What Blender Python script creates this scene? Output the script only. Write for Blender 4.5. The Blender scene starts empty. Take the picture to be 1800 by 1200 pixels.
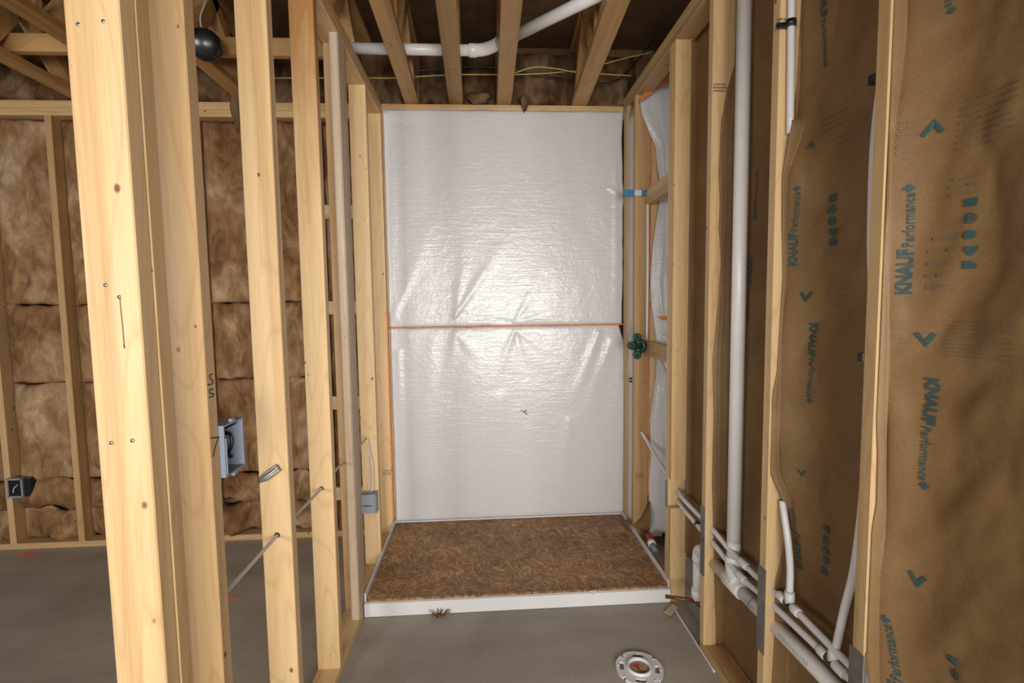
import bpy, bmesh, math, random
from mathutils import Vector, Matrix, noise
random.seed(7)
scene = bpy.context.scene
COL = scene.collection
rnd = random.uniform

# ---------------------------------------------------------------- camera
CX, CY, CZ = 0.5951, -3.1375, 1.4821
YAW, PITCH, ROLL, FPX = 0.0589, -0.0742, -0.0135, 861.1
_f = Vector((math.sin(YAW)*math.cos(PITCH), math.cos(YAW)*math.cos(PITCH), math.sin(PITCH)))
_r = Vector((math.cos(YAW), -math.sin(YAW), 0)); _u = _r.cross(_f)
CR = _r*math.cos(ROLL) + _u*math.sin(ROLL); CU = -_r*math.sin(ROLL) + _u*math.cos(ROLL); CF = _f
EYE = Vector((CX, CY, CZ))
cam = bpy.data.cameras.new('camera'); cam.sensor_width = 36; cam.lens = FPX/1800*36; cam.clip_start = .02
camo = bpy.data.objects.new('camera', cam); COL.objects.link(camo); scene.camera = camo
M = Matrix((CR, CU, -CF)).transposed().to_4x4(); M.translation = EYE; camo.matrix_world = M
# ---------------------------------------------------------------- light
world = bpy.data.worlds.new('world'); scene.world = world; world.use_nodes = True
world.node_tree.nodes['Background'].inputs[0].default_value = (1.0, .95, .90, 1)
world.node_tree.nodes['Background'].inputs[1].default_value = .15
def area(name, loc, aim, sx, sy, power, col, spread=180):
    l = bpy.data.lights.new(name, 'AREA'); l.shape = 'RECTANGLE'; l.size = sx; l.size_y = sy; l.energy = power; l.color = col
    l.spread = math.radians(spread)
    o = bpy.data.objects.new(name, l); COL.objects.link(o); o.location = loc
    o.rotation_euler = (Vector(aim)-Vector(loc)).to_track_quat('-Z', 'Y').to_euler(); return o
area('doorway_daylight', (1.12, -5.2, 1.36), (.66, 0, 1.3), 2.3, .95, 54, (1, .965, .925), 92)
area('window_daylight', (-2.3, -5.6, 1.6), (-1.6, 0, .5), 1.5, 1.1, 74, (1, .965, .94), 140)
scene.view_settings.view_transform = 'Standard'; scene.view_settings.look = 'None'
scene.view_settings.gamma = 1; scene.view_settings.use_curve_mapping = False
scene.view_settings.exposure = 0.0

# ---------------------------------------------------------------- helpers
def ray(u, v): return CF + CR*((u-900)/FPX) - CU*((v-600)/FPX)
def at(u, v, ax, val):                      # the point of plane axis=val seen at photo pixel u, v
    d = ray(u, v); return EYE + d*((val-EYE[ax])/d[ax])
def aX(u, v, x): return at(u, v, 0, x)
def aY(u, v, y=0.): return at(u, v, 1, y)
def aZ(u, v, z=0.): return at(u, v, 2, z)
WORLD = {}
def link(o, parent=None, loc=(0, 0, 0)):
    COL.objects.link(o); WORLD[o.name] = Vector(loc)
    if parent is not None:
        o.parent = parent; o.location = Vector(loc)-WORLD[parent.name]
    else: o.location = loc
    return o
def tag(o, label=None, cat=None, group=None, kind=None):
    for k, v in (('label', label), ('category', cat), ('group', group), ('kind', kind)):
        if v: o[k] = v
    return o
def empty(name, loc, label=None, cat=None, group=None, kind=None):
    o = bpy.data.objects.new(name, None); o.empty_display_size = .05; link(o, None, loc)
    return tag(o, label, cat, group, kind)
class MB:
    def __init__(s): s.v = []; s.f = []; s.sm = []
    def add(s, vs, fs, smooth=False):
        n = len(s.v); s.v += [Vector(p) for p in vs]; s.f += [tuple(i+n for i in f) for f in fs]; s.sm += [smooth]*len(fs); return s
    def box(s, x0, x1, y0, y1, z0, z1, ax=2, c=.0022, n=1, bow=0., twist=0.):
        lo = [x0, y0, z0]; hi = [x1, y1, z1]; a, b = [(1, 2), (0, 2), (0, 1)][ax]
        A0, A1, B0, B1 = lo[a], hi[a], lo[b], hi[b]; L0, L1 = lo[ax], hi[ax]
        pr = [(A0+c, B0), (A1-c, B0), (A1, B0+c), (A1, B1-c), (A1-c, B1), (A0+c, B1), (A0, B1-c), (A0, B0+c)]
        ph = rnd(0, 6.28); vs = []; fs = []
        for i in range(n+1):
            t = i/n; l = L0+(L1-L0)*t; o1 = bow*math.sin(math.pi*t+ph*.0)*math.cos(ph); o2 = bow*math.sin(2*math.pi*t)*math.sin(ph)*.5
            for p, q in pr:
                w = [0, 0, 0]; w[a] = p+o1; w[b] = q+o2; w[ax] = l; vs.append(w)
        for i in range(n):
            for k in range(8):
                k2 = (k+1) % 8; q = (i*8+k, i*8+k2, i*8+8+k2, i*8+8+k)
                fs.append(q if ax != 1 else q[::-1])
        e = tuple(range(7, -1, -1)); g = tuple(n*8+k for k in range(8))
        fs += [e, g] if ax != 1 else [e[::-1], g[::-1]]
        return s.add(vs, fs)
    def tube(s, pts, r, seg=10, cap=True, radii=None, smooth=True):
        pts = [Vector(p) for p in pts]; vs = []; fs = []; N = len(pts); up = None
        for i, p in enumerate(pts):
            t = (pts[min(i+1, N-1)]-pts[max(i-1, 0)]).normalized()
            if up is None: up = t.orthogonal().normalized()
            up = (up-t*up.dot(t)).normalized(); w = t.cross(up); rr = radii[i] if radii else r
            for k in range(seg):
                a = 2*math.pi*k/seg; vs.append(p+up*(rr*math.cos(a))+w*(rr*math.sin(a)))
        for i in range(N-1):
            for k in range(seg):
                k2 = (k+1) % seg; fs.append((i*seg+k, i*seg+k2, i*seg+seg+k2, i*seg+seg+k))
        s.add(vs, fs, smooth)
        if cap:
            n = len(s.v)-len(vs); s.f += [tuple(n+k for k in range(seg-1, -1, -1)), tuple(n+(N-1)*seg+k for k in range(seg))]; s.sm += [False, False]
        return s
    def grid(s, fn, nu, nv, smooth=True):
        vs = [fn(i/nu, j/nv) for j in range(nv+1) for i in range(nu+1)]
        fs = [(j*(nu+1)+i, j*(nu+1)+i+1, (j+1)*(nu+1)+i+1, (j+1)*(nu+1)+i) for j in range(nv) for i in range(nu)]
        return s.add(vs, fs, smooth)
    def prism(s, poly, d):                    # planar polygon (3D points) extruded by vector d
        n = len(poly); d = Vector(d); P = [Vector(p) for p in poly]
        fs = [tuple(range(n-1, -1, -1)), tuple(range(n, 2*n))]+[(i, (i+1) % n, n+(i+1) % n, n+i) for i in range(n)]
        return s.add(P+[p+d for p in P], fs)
    def lathe(s, prof, c, axis=(0, 0, 1), seg=24):
        ax = Vector(axis).normalized(); e1 = ax.orthogonal().normalized(); e2 = ax.cross(e1); c = Vector(c); vs = []; fs = []
        for r, h in prof:
            for k in range(seg):
                a = 2*math.pi*k/seg; vs.append(c+ax*h+(e1*math.cos(a)+e2*math.sin(a))*r)
        for i in range(len(prof)-1):
            for k in range(seg):
                k2 = (k+1) % seg; fs.append((i*seg+k, i*seg+k2, i*seg+seg+k2, i*seg+seg+k))
        return s.add(vs, fs, True)
    def build(s, name, mat, parent=None, solid=0, fix=False, off=-1):
        lo = Vector([min(v[i] for v in s.v) for i in range(3)]); hi = Vector([max(v[i] for v in s.v) for i in range(3)])
        c = (lo+hi)/2; c.z = lo.z
        me = bpy.data.meshes.new(name); me.from_pydata([v-c for v in s.v], [], s.f); me.update()
        me.polygons.foreach_set('use_smooth', s.sm)
        if fix:
            bm = bmesh.new(); bm.from_mesh(me); bmesh.ops.recalc_face_normals(bm, faces=bm.faces); bm.to_mesh(me); bm.free()
        me.materials.append(mat); o = bpy.data.objects.new(name, me); link(o, parent, c)
        if solid:
            m = o.modifiers.new('thickness', 'SOLIDIFY'); m.thickness = solid; m.offset = off
        return o
def spline(pts, n=8):
    P = [Vector(p) for p in pts]; P = [P[0]*2-P[1]]+P+[P[-1]*2-P[-2]]; out = []
    for i in range(1, len(P)-2):
        a, b, c, d = P[i-1:i+3]
        for k in range(n):
            t = k/n; out.append(.5*((2*b)+(c-a)*t+(2*a-5*b+4*c-d)*t*t+(3*b-a-3*c+d)*t**3))
    return out+[P[-2]]
def lerp_table(tab, z):
    tab = sorted(tab)
    if z <= tab[0][0]: return tab[0][1]
    for (a, b), (c, d) in zip(tab, tab[1:]):
        if z <= c: return b+(d-b)*(z-a)/(c-a+1e-9)
    return tab[-1][1]
def N3(x, y, z): return noise.noise(Vector((x, y, z)))
def F3(x, y, z, o=4): return noise.fractal(Vector((x, y, z)), 1., 2., o)

# ---------------------------------------------------------------- materials
def new_mat(name):
    m = bpy.data.materials.new(name); m.use_nodes = True; nt = m.node_tree; b = nt.nodes['Principled BSDF']; return m, nt, b
def node(nt, typ, **kw):
    n = nt.nodes.new(typ)
    for k, v in kw.items():
        if k in n.inputs: n.inputs[k].default_value = v
        else: setattr(n, k, v)
    return n
def ramp(nt, src, stops):
    r = nt.nodes.new('ShaderNodeValToRGB'); nt.links.new(src, r.inputs[0]); el = r.color_ramp.elements
    while len(el) < len(stops): el.new(.5)
    for e, (p, c) in zip(el, stops): e.position = p; e.color = tuple(c)+(1,) if len(c) == 3 else c
    return r.outputs[0]
def mix(nt, a, b, f, mode='MIX'):
    m = nt.nodes.new('ShaderNodeMix'); m.data_type = 'RGBA'; m.blend_type = mode
    for s, v in ((m.inputs[6], a), (m.inputs[7], b), (m.inputs[0], f)):
        if hasattr(v, 'is_linked'): nt.links.new(v, s)
        else: s.default_value = v if not isinstance(v, tuple) else (v+(1,) if len(v) == 3 else v)
    return m.outputs[2]
def coords(nt, scale=(1, 1, 1), rand=True):
    tc = nt.nodes.new('ShaderNodeTexCoord'); mp = nt.nodes.new('ShaderNodeMapping'); mp.inputs['Scale'].default_value = scale
    if rand:
        oi = nt.nodes.new('ShaderNodeObjectInfo'); ml = nt.nodes.new('ShaderNodeMath'); ml.operation = 'MULTIPLY'; ml.inputs[1].default_value = 37.
        nt.links.new(oi.outputs['Random'], ml.inputs[0]); ad = nt.nodes.new('ShaderNodeVectorMath'); ad.operation = 'ADD'
        nt.links.new(tc.outputs['Object'], ad.inputs[0]); nt.links.new(ml.outputs[0], ad.inputs[1]); nt.links.new(ad.outputs[0], mp.inputs[0])
    else: nt.links.new(tc.outputs['Object'], mp.inputs[0])
    return mp.outputs[0]
def tex(nt, vec, scale, detail=3, rough=.55, dist=0.):
    n = node(nt, 'ShaderNodeTexNoise', Scale=scale, Detail=detail, Roughness=rough, Distortion=dist); nt.links.new(vec, n.inputs['Vector']); return n.outputs['Fac']
def bump(nt, b, h, strength=.3, dist=.01):
    n = node(nt, 'ShaderNodeBump', Strength=strength, Distance=dist); nt.links.new(h, n.inputs['Height']); nt.links.new(n.outputs[0], b.inputs['Normal']); return n
def wood(name, ax, light=(.605, .422, .22), dark=(.465, .29, .128), var=.25, knots=1., rough=.5):
    m, nt, b = new_mat(name)
    sc = [1, 1, 1]; sc[ax] = .03; v = coords(nt, tuple(sc))
    n1 = tex(nt, v, 16, 3, .5, .4); col = ramp(nt, n1, [(.3, dark), (.52, light), (.75, tuple(c*1.1 for c in light))])
    sw = [1, 1, 1]; sw[ax] = .16; vw = coords(nt, tuple(sw))
    wv = node(nt, 'ShaderNodeTexNoise', Scale=7., Detail=1., Distortion=.3); nt.links.new(vw, wv.inputs['Vector'])
    mm = node(nt, 'ShaderNodeMath', operation='MULTIPLY'); mm.inputs[1].default_value = 16.; nt.links.new(wv.outputs['Fac'], mm.inputs[0])
    fr = node(nt, 'ShaderNodeMath', operation='PINGPONG'); fr.inputs[1].default_value = 1.; nt.links.new(mm.outputs[0], fr.inputs[0])
    g = ramp(nt, fr.outputs[0], [(0, (.78, .70, .60)), (.22, (1, 1, 1)), (1, (1, 1, 1))]); col = mix(nt, col, g, .42, 'MULTIPLY')
    fib = tex(nt, v, 240, 2); fc = ramp(nt, fib, [(.25, (.8, .76, .7)), (.55, (1, 1, 1))]); col = mix(nt, col, fc, .5, 'MULTIPLY')
    sk = [4.2, 4.2, 4.2]; sk[ax] = 3.0; vk = coords(nt, tuple(sk))
    vo = node(nt, 'ShaderNodeTexVoronoi', Scale=3.5); nt.links.new(vk, vo.inputs['Vector'])
    gate = node(nt, 'ShaderNodeSeparateColor'); nt.links.new(vo.outputs['Color'], gate.inputs[0])
    dv = node(nt, 'ShaderNodeMath', operation='DIVIDE'); nt.links.new(vo.outputs['Distance'], dv.inputs[0])
    gr = node(nt, 'ShaderNodeMath', operation='MULTIPLY_ADD'); gr.inputs[1].default_value = .11*knots; gr.inputs[2].default_value = .006
    nt.links.new(gate.outputs[0], gr.inputs[0]); nt.links.new(gr.outputs[0], dv.inputs[1])
    kc = ramp(nt, dv.outputs[0], [(.0, (.13, .06, .025)), (.55, (.2, .095, .035)), (.8, (.62, .45, .3)), (1, (1, 1, 1))])
    col = mix(nt, col, kc, .9 if knots else 0., 'MULTIPLY')
    oi = nt.nodes.new('ShaderNodeObjectInfo'); tint = ramp(nt, oi.outputs['Random'], [(0, (1-var, 1-var*1.25, 1-var*1.5)), (.5, (1, 1, 1)), (1, (1.04, 1.03, 1.0))])
    col = mix(nt, col, tint, 1., 'MULTIPLY')
    nt.links.new(col, b.inputs['Base Color']); b.inputs['Roughness'].default_value = rough; b.inputs['Specular IOR Level'].default_value = .35
    bump(nt, b, fib, .12, .002); return m
WZ, WX, WY = wood('pine_upright', 2), wood('pine_across', 0), wood('pine_deep', 1)
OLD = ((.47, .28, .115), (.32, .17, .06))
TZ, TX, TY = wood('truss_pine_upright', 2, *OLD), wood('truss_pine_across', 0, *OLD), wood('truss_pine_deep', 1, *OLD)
def dark_top(base, ax):  # copy of the pine, darker brown towards the top with a noisy edge
    m = base.copy(); m.name = 'dark_top_pine'; nt = m.node_tree; b = nt.nodes['Principled BSDF']; src = b.inputs['Base Color'].links[0].from_socket
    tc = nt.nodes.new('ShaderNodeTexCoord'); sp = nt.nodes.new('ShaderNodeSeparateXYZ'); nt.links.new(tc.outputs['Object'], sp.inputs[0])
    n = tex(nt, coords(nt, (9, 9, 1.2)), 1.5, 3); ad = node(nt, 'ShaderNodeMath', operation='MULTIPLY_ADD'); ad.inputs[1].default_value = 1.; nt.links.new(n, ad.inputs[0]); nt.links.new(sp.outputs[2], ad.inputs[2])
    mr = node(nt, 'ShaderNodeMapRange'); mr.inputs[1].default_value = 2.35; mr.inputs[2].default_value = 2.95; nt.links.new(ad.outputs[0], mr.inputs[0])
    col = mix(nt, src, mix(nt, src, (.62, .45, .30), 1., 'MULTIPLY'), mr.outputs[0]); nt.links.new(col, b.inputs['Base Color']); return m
DARKTOP = dark_top(WZ, 2); GREYW = wood('weathered_pine', 2, (.52, .42, .31), (.40, .29, .185), .1)
def plain(name, col, rough=.5, metal=0., var=0., scale=20., bmp=0., spec=.5):
    m, nt, b = new_mat(name); b.inputs['Roughness'].default_value = rough; b.inputs['Metallic'].default_value = metal; b.inputs['Specular IOR Level'].default_value = spec
    if var or bmp:
        v = coords(nt); n = tex(nt, v, scale, 4)
        nt.links.new(ramp(nt, n, [(.3, tuple(c*(1-var) for c in col)), (.7, tuple(min(1, c*(1+var)) for c in col))]), b.inputs['Base Color'])
        if bmp: bump(nt, b, n, bmp, .004)
    else: b.inputs['Base Color'].default_value = tuple(col)+(1,)
    return m
def concrete():
    m, nt, b = new_mat('concrete'); v = coords(nt, (1, 1, 1), False); a = tex(nt, v, 1.3, 5, .6, .6); v2 = coords(nt, (.5, 2.2, 1), False); s = tex(nt, v2, 1.6, 3, .5, .8)
    col = ramp(nt, a, [(.25, (.27, .235, .19)), (.5, (.345, .308, .258)), (.75, (.40, .365, .315))])
    col = mix(nt, col, ramp(nt, s, [(.35, (.78, .77, .75)), (.6, (1, 1, 1))]), .7, 'MULTIPLY')
    f = tex(nt, v, 60, 3); col = mix(nt, col, ramp(nt, f, [(.3, (.9, .9, .9)), (.7, (1.06, 1.06, 1.06))]), .8, 'MULTIPLY')
    nt.links.new(col, b.inputs['Base Color']); b.inputs['Roughness'].default_value = .55; bump(nt, b, f, .08, .003); return m
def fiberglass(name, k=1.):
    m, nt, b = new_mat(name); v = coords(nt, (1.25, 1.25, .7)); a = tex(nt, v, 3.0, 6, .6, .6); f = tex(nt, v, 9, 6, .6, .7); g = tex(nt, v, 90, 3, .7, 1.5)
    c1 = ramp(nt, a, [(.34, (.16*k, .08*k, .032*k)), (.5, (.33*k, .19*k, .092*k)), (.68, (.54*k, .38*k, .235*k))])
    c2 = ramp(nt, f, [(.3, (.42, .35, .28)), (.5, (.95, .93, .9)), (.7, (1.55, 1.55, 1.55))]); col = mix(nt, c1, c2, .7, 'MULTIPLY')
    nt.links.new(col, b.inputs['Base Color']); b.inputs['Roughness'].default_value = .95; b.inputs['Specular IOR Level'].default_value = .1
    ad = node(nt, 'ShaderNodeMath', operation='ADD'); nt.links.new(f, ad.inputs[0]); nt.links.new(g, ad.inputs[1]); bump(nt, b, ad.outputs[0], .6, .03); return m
def kraft():
    m, nt, b = new_mat('kraft_paper'); v = coords(nt); a = tex(nt, v, 3.2, 4, .55, .5); f = tex(nt, v, 8, 4, .55, .5); g = tex(nt, v, 160, 2)
    col = ramp(nt, a, [(.28, (.15, .083, .033)), (.55, (.205, .12, .05)), (.75, (.25, .155, .072))])
    col = mix(nt, col, ramp(nt, g, [(.3, (.88, .87, .85)), (.7, (1.06, 1.06, 1.06))]), .8, 'MULTIPLY')
    nt.links.new(col, b.inputs['Base Color']); b.inputs['Roughness'].default_value = .55; b.inputs['Specular IOR Level'].default_value = .35
    bump(nt, b, f, .16, .02); return m
def poly(name='white_poly', emboss=True):
    m, nt, b = new_mat(name); b.inputs['Base Color'].default_value = (.60, .59, .595, 1); b.inputs['Roughness'].default_value = .27; b.inputs['Specular IOR Level'].default_value = .5
    v = coords(nt, (6, 6, 62), False); a = tex(nt, v, 1., 3, .6, .6); v2 = coords(nt, (1, 1, 1), False); c = tex(nt, v2, 30, 2, .5, 1.)
    ad = node(nt, 'ShaderNodeMath', operation='ADD'); nt.links.new(a, ad.inputs[0]); nt.links.new(c, ad.inputs[1]); bump(nt, b, ad.outputs[0], .36, .005); return m
def osb():
    m, nt, b = new_mat('osb'); col = None
    base = (.205, .105, .04)
    lay = []
    tc = nt.nodes.new('ShaderNodeTexCoord'); nz = node(nt, 'ShaderNodeTexNoise', Scale=5., Detail=2.); nt.links.new(tc.outputs['Object'], nz.inputs['Vector'])
    vm = node(nt, 'ShaderNodeVectorMath', operation='MULTIPLY_ADD'); nt.links.new(nz.outputs['Color'], vm.inputs[0]); vm.inputs[1].default_value = (.22, .22, .0); nt.links.new(tc.outputs['Object'], vm.inputs[2])
    for sx, sy, rz in ((130, 36, 20), (120, 38, 80), (150, 44, 135)):
        mp = nt.nodes.new('ShaderNodeMapping'); mp.vector_type = 'TEXTURE'; mp.inputs['Rotation'].default_value = (0, 0, math.radians(rz)); mp.inputs['Scale'].default_value = (1/sx, 1/sy, .03); nt.links.new(vm.outputs[0], mp.inputs[0])
        vo = node(nt, 'ShaderNodeTexVoronoi', Scale=1., Randomness=1.); nt.links.new(mp.outputs[0], vo.inputs['Vector'])
        s = node(nt, 'ShaderNodeSeparateColor'); nt.links.new(vo.outputs['Color'], s.inputs[0]); lay.append(s.outputs[0])
    c = ramp(nt, lay[0], [(0, (.225, .112, .042)), (.5, (.33, .178, .07)), (1, (.47, .29, .14))])
    c = mix(nt, c, ramp(nt, lay[1], [(0, (.6, .55, .5)), (.6, (1, 1, 1)), (1, (1.45, 1.45, 1.4))]), .6, 'MULTIPLY')
    c = mix(nt, c, ramp(nt, lay[2], [(0, (.75, .72, .7)), (1, (1.25, 1.25, 1.25))]), .6, 'MULTIPLY')
    v = coords(nt, (.7, 1.6, 1), False); n = tex(nt, v, 2.2, 4, .55, .8); c = mix(nt, c, ramp(nt, n, [(.35, (.62, .58, .55)), (.6, (1.08, 1.08, 1.08))]), .9, 'MULTIPLY')
    nt.links.new(c, b.inputs['Base Color']); b.inputs['Roughness'].default_value = .55; bump(nt, b, lay[0], .25, .002); return m
CONC, FIB, FIB_SHADE, KRAFT, POLY, OSB = concrete(), fiberglass('fiberglass'), fiberglass('rim_fiberglass_shaded', .5), kraft(), poly(), osb()  # rim fibre: darkened copy of the batts, shade put into its colour
PVC = plain('white_pvc', (.74, .73, .71), .32, var=.04, scale=8)
PEX = plain('white_pex', (.66, .65, .65), .35, var=.06, scale=12)
ACR = plain('white_acrylic', (.64, .64, .635), .22)
STEEL = plain('galvanised_steel', (.30, .30, .285), .42, .85, .15, 30)
ORANGE = plain('orange_foam', (.72, .25, .07), .7, var=.25, scale=30, bmp=.5)
ORPAINT = plain('orange_marking_paint', (.78, .17, .06), .8, var=.2, scale=30)
BLACK = plain('black_plastic', (.012, .012, .013), .25)
BLUEBOX = plain('blue_grey_plastic', (.20, .23, .29), .45, var=.05)
GREYBOX = plain('grey_plastic', (.23, .26, .29), .45)
GREEN = plain('dark_green_plastic', (.008, .042, .03), .35, var=.2)
BLUE = plain('blue_tape', (.03, .19, .38), .5)
TAPEW = plain('clear_tape', (.62, .6, .57), .3)
CABLE = plain('white_cable', (.56, .52, .46), .5)
YCABLE = plain('yellow_cable', (.48, .36, .10), .5)
INK = plain('teal_print', (.03, .066, .064), .6)
INKF = plain('faint_print', (.165, .112, .066), .6)
MARK = plain('black_marker', (.01, .01, .01), .6)
COPPER = plain('brown_pipe', (.13, .042, .022), .35, .2)
RED = plain('red_plastic', (.38, .02, .02), .35)
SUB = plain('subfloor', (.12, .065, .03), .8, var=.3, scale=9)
SHEATH = plain('sheathing', (.16, .085, .035), .8, var=.3, scale=12)
DARKG = plain('grey_concrete', (.20, .20, .185), .8, var=.15, scale=8)
CARD = plain('cardboard', (.50, .38, .24), .8, var=.1)
DARK = plain('shadow_hole', (.02, .012, .006), .9)

# ---------------------------------------------------------------- structure
W = 1.502; SD = .089; T = .038
ZP = 2.635; ZR = 2.686; ZL = 2.646; ZT = 2.722                       # underside and top of the double top plates
floor = MB().add([(-4.6, -6.2, 0), (2.2, -6.2, 0), (2.2, .35, 0), (-4.6, .35, 0), (-4.6, -6.2, -.1), (2.2, -6.2, -.1), (2.2, .35, -.1), (-4.6, .35, -.1)],
    [(0, 1, 2, 3), (7, 6, 5, 4), (0, 4, 5, 1), (1, 5, 6, 2), (2, 6, 7, 3), (3, 7, 4, 0)]).build('floor', CONC); tag(floor, 'grey trowelled concrete floor', kind='structure')
def board(name, parent, ax, x0, x1, y0, y1, z0, z1, mat=None, bow=.0025, label=None, c=.0022, n=8):
    m = mat or (WX, WY, WZ)[ax]
    o = MB().box(x0, x1, y0, y1, z0, z1, ax, c, n, bow).build(name, m, parent)
    if label: o['label'] = label
    return o
# back wall
wb = empty('wall_back', (0, .05, 0), 'open stud wall behind the shower and the far room', kind='structure')
board('bottom_plate', wb, 0, -3.2, W+.3, 0, SD, 0, T, bow=0)
board('top_plate', wb, 0, -3.2, W+.3, 0, SD, ZP, ZP+.0425, bow=0); board('top_plate', wb, 0, -3.2, W+.3, .001, SD+.001, ZP+.0435, ZT, bow=0)
BS = [-2.775, -2.373, -1.967, -1.56, -1.15, -.745, -.425, -.02, .40, .80, 1.2, 1.56]
for x in BS: board('stud', wb, 2, x, x+T, 0, SD, T, ZP)
for z in (2.03, 1.438, .835, .242): board('ladder_block', wb, 0, -.387, -.02, 0, T, z, z+.084, bow=0)
MB().box(-3.2, W+.4, .115, .15, 0, 3.12, 2).build('sheathing', SHEATH, wb)
# left partition
wl = empty('wall_left', (-.045, -1.1, 0), 'open stud partition between the shower room and the far room', kind='structure')
board('bottom_plate', wl, 1, -SD, 0, -2.30, -.001, 0, T, bow=0)
board('top_plate', wl, 1, -SD, 0, -2.30, -.001, ZL, ZL+.0375, bow=0); board('top_plate', wl, 1, -SD-.002, -.001, -2.30, -.001, ZL+.0382, ZT, bow=0)
def lstud(y, lab=None, x0=-SD, x1=0, d=T, bow=.002, c=.0022, mat=None): return board('stud', wl, 2, x0, x1, y, y+d, T, ZL, bow=bow, label=lab, c=c, mat=mat)
lstud(-2.244, 'near half of the doubled end post, wide pale face with a dark crack'); lstud(-2.2055, 'far half of the doubled end post, grey edge')
studB = lstud(-2.061, 'pale stud with black marker letters on its edge')
studC = lstud(-1.648, 'stud with cathedral grain and a folded grey strip')
studD = lstud(-1.234, 'stud with a darker brown upper half', mat=DARKTOP)
lstud(-.929, 'flat turned stud with a worn grey edge', x0=-.038, d=SD, c=.006, mat=GREYW); lstud(-.8395)
lstud(-.430); lstud(-.042, 'corner stud edged with orange sealant')
# right wall (studs carrying the plumbing)
wr = empty('wall_right', (W+.05, -1.2, 0), 'open stud wall holding pipes and paper faced insulation', kind='structure')
board('bottom_plate', wr, 1, W, W+SD, -2.9, -1.183, 0, T, bow=0); board('bottom_plate', wr, 1, W, W+SD, -.845, -.001, 0, T, bow=0)
board('top_plate', wr, 1, W, W+SD, -2.9, -.001, ZR, ZR+.038, bow=0); board('top_plate', wr, 1, W+.001, W+SD, -2.9, -.001, ZR+.039, ZR+.077, bow=0)
def rstud(y, lab=None, x0=W, z0=T, z1=ZR, mat=None): return board('stud', wr, 2, x0, x0+SD, y, y+T, z0, z1, bow=.0015, label=lab, mat=mat)
rstud(-.807, 'far stud of the pair at the shower front'); rstud(-.8455, 'upper length of cut stud above the pipe notch', z0=.615); rstud(-.8455, 'lower length of cut stud below the pipe notch', z1=.475)
rstud(-1.218); rstud(-1.653); rstud(-2.064)
rstud(-.249, 'corner stud carrying the green valve'); rstud(-.249, 'stud of the outer wall behind the orange sealant line', x0=W+.096)
board('stud', wr, 2, W, W+T, -.10, -.012, T, ZR, bow=.001, label='flat corner stud beside the white sheet')
pu = aY(1142, 335, -.249); board('block', wr, 1, W+.06, W+.098, -.768, -.2505, pu.z-.085, pu.z+.004, bow=0)
board('block', wr, 1, W+.06, W+.098, -.768, -.2505, 1.168, 1.257, bow=0)
MB().box(W+.235, W+.27, -3.0, .2, 0, 3.12, 2).build('sheathing', SHEATH, wr)
def nail_plate(y0, y1, za, zb, x=W-.002):
    return MB().box(x-.0015, x+.0012, y0, y1, za, zb, 2, .0005).build('nail_plate', STEEL, wr)
p = aX(1174, 847, W); q = aX(1174, 893, W); nail_plate(-.806, -.772, q.z, p.z)
p = aX(1238, 890, W); m_ = aX(1238, 950, W); q = aX(1238, 1012, W); nail_plate(-1.216, -1.178, m_.z+.002, p.z); nail_plate(-1.220, -1.184, q.z, m_.z, W-.004)
p = aX(1334, 990, W); q = aX(1334, 1140, W); nail_plate(-1.655, -1.612, q.z, p.z)
p = aX(1500, 1135, W); nail_plate(-2.066, -2.02, p.z-.25, p.z); MB().box(W+.002, W+.07, -2.0665, -2.0645, p.z-.25, p.z+.008, 2, .0005).build('nail_plate', STEEL, wr)
# grey concrete showing where the plate is cut away
MB().box(W+.075, W+.13, -1.178, -.85, 0, .24, 2).build('foundation_curb', DARKG, wr)
# ceiling: subfloor + open web trusses
cl = empty('ceiling', (-.5, -1.5, 3.1), 'dark wood subfloor above the open trusses', kind='structure')
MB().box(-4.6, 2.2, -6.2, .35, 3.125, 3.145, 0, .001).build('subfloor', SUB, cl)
def truss(x0, x1, label, sk=0., phase=0., w=.089):
    t = empty('floor_truss', ((x0+x1)/2, -.02, ZT+.002), label, 'floor truss', 'open web floor trusses')
    y0, y1 = -3.6, .10; zb = ZT+.002; zt = 3.085
    def sh(mb):
        for v in mb.v: v.x += sk*v.y
        return mb
    sh(MB().box(x0, x1, y0, y1, zb, zb+T, 1, .003, 14, .003)).build('bottom_chord', TY, t)
    sh(MB().box(x0, x1, y0, y1, zt-.0, zt+T, 1, .003, 1)).build('top_chord', TY, t)
    a = zb+T; b = zt; y = .02-phase; k = 0
    while y-.55 > -2.2:
        for (ya, yb) in ((y, y-.30), (y-.60, y-.36)):
            poly_ = [(x0+.001, ya, a), (x0+.001, ya-.085 if yb < ya else ya+.085, a), (x0+.001, yb-.085 if yb < ya else yb+.085, b), (x0+.001, yb, b)]
            sh(MB().prism(poly_, (x1-x0-.002, 0, 0))).build('web', TZ, t, fix=True)
        sh(MB().box(x0+.001, x1-.001, y-.70, y-.662, a, b, 2, .002)).build('web', TZ, t)
        y -= .78; k += 1
    for yy in (y0+.3, -.02-phase):
        sh(MB().box(x1, x1+.0015, yy-.06, yy+.06, zb+.004, zb+.085, 2, .0003)).build('connector_plate', STEEL, t)
    return t
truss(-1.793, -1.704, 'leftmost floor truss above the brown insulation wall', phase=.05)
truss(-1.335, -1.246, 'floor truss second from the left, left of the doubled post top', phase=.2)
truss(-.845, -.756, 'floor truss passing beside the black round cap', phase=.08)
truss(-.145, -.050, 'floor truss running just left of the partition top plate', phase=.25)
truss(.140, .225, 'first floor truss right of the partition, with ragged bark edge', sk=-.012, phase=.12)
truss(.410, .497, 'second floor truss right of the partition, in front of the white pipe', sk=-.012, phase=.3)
truss(.706, .795, 'third floor truss right of the partition, beside the pipe bend', sk=.012, phase=.16)
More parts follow.
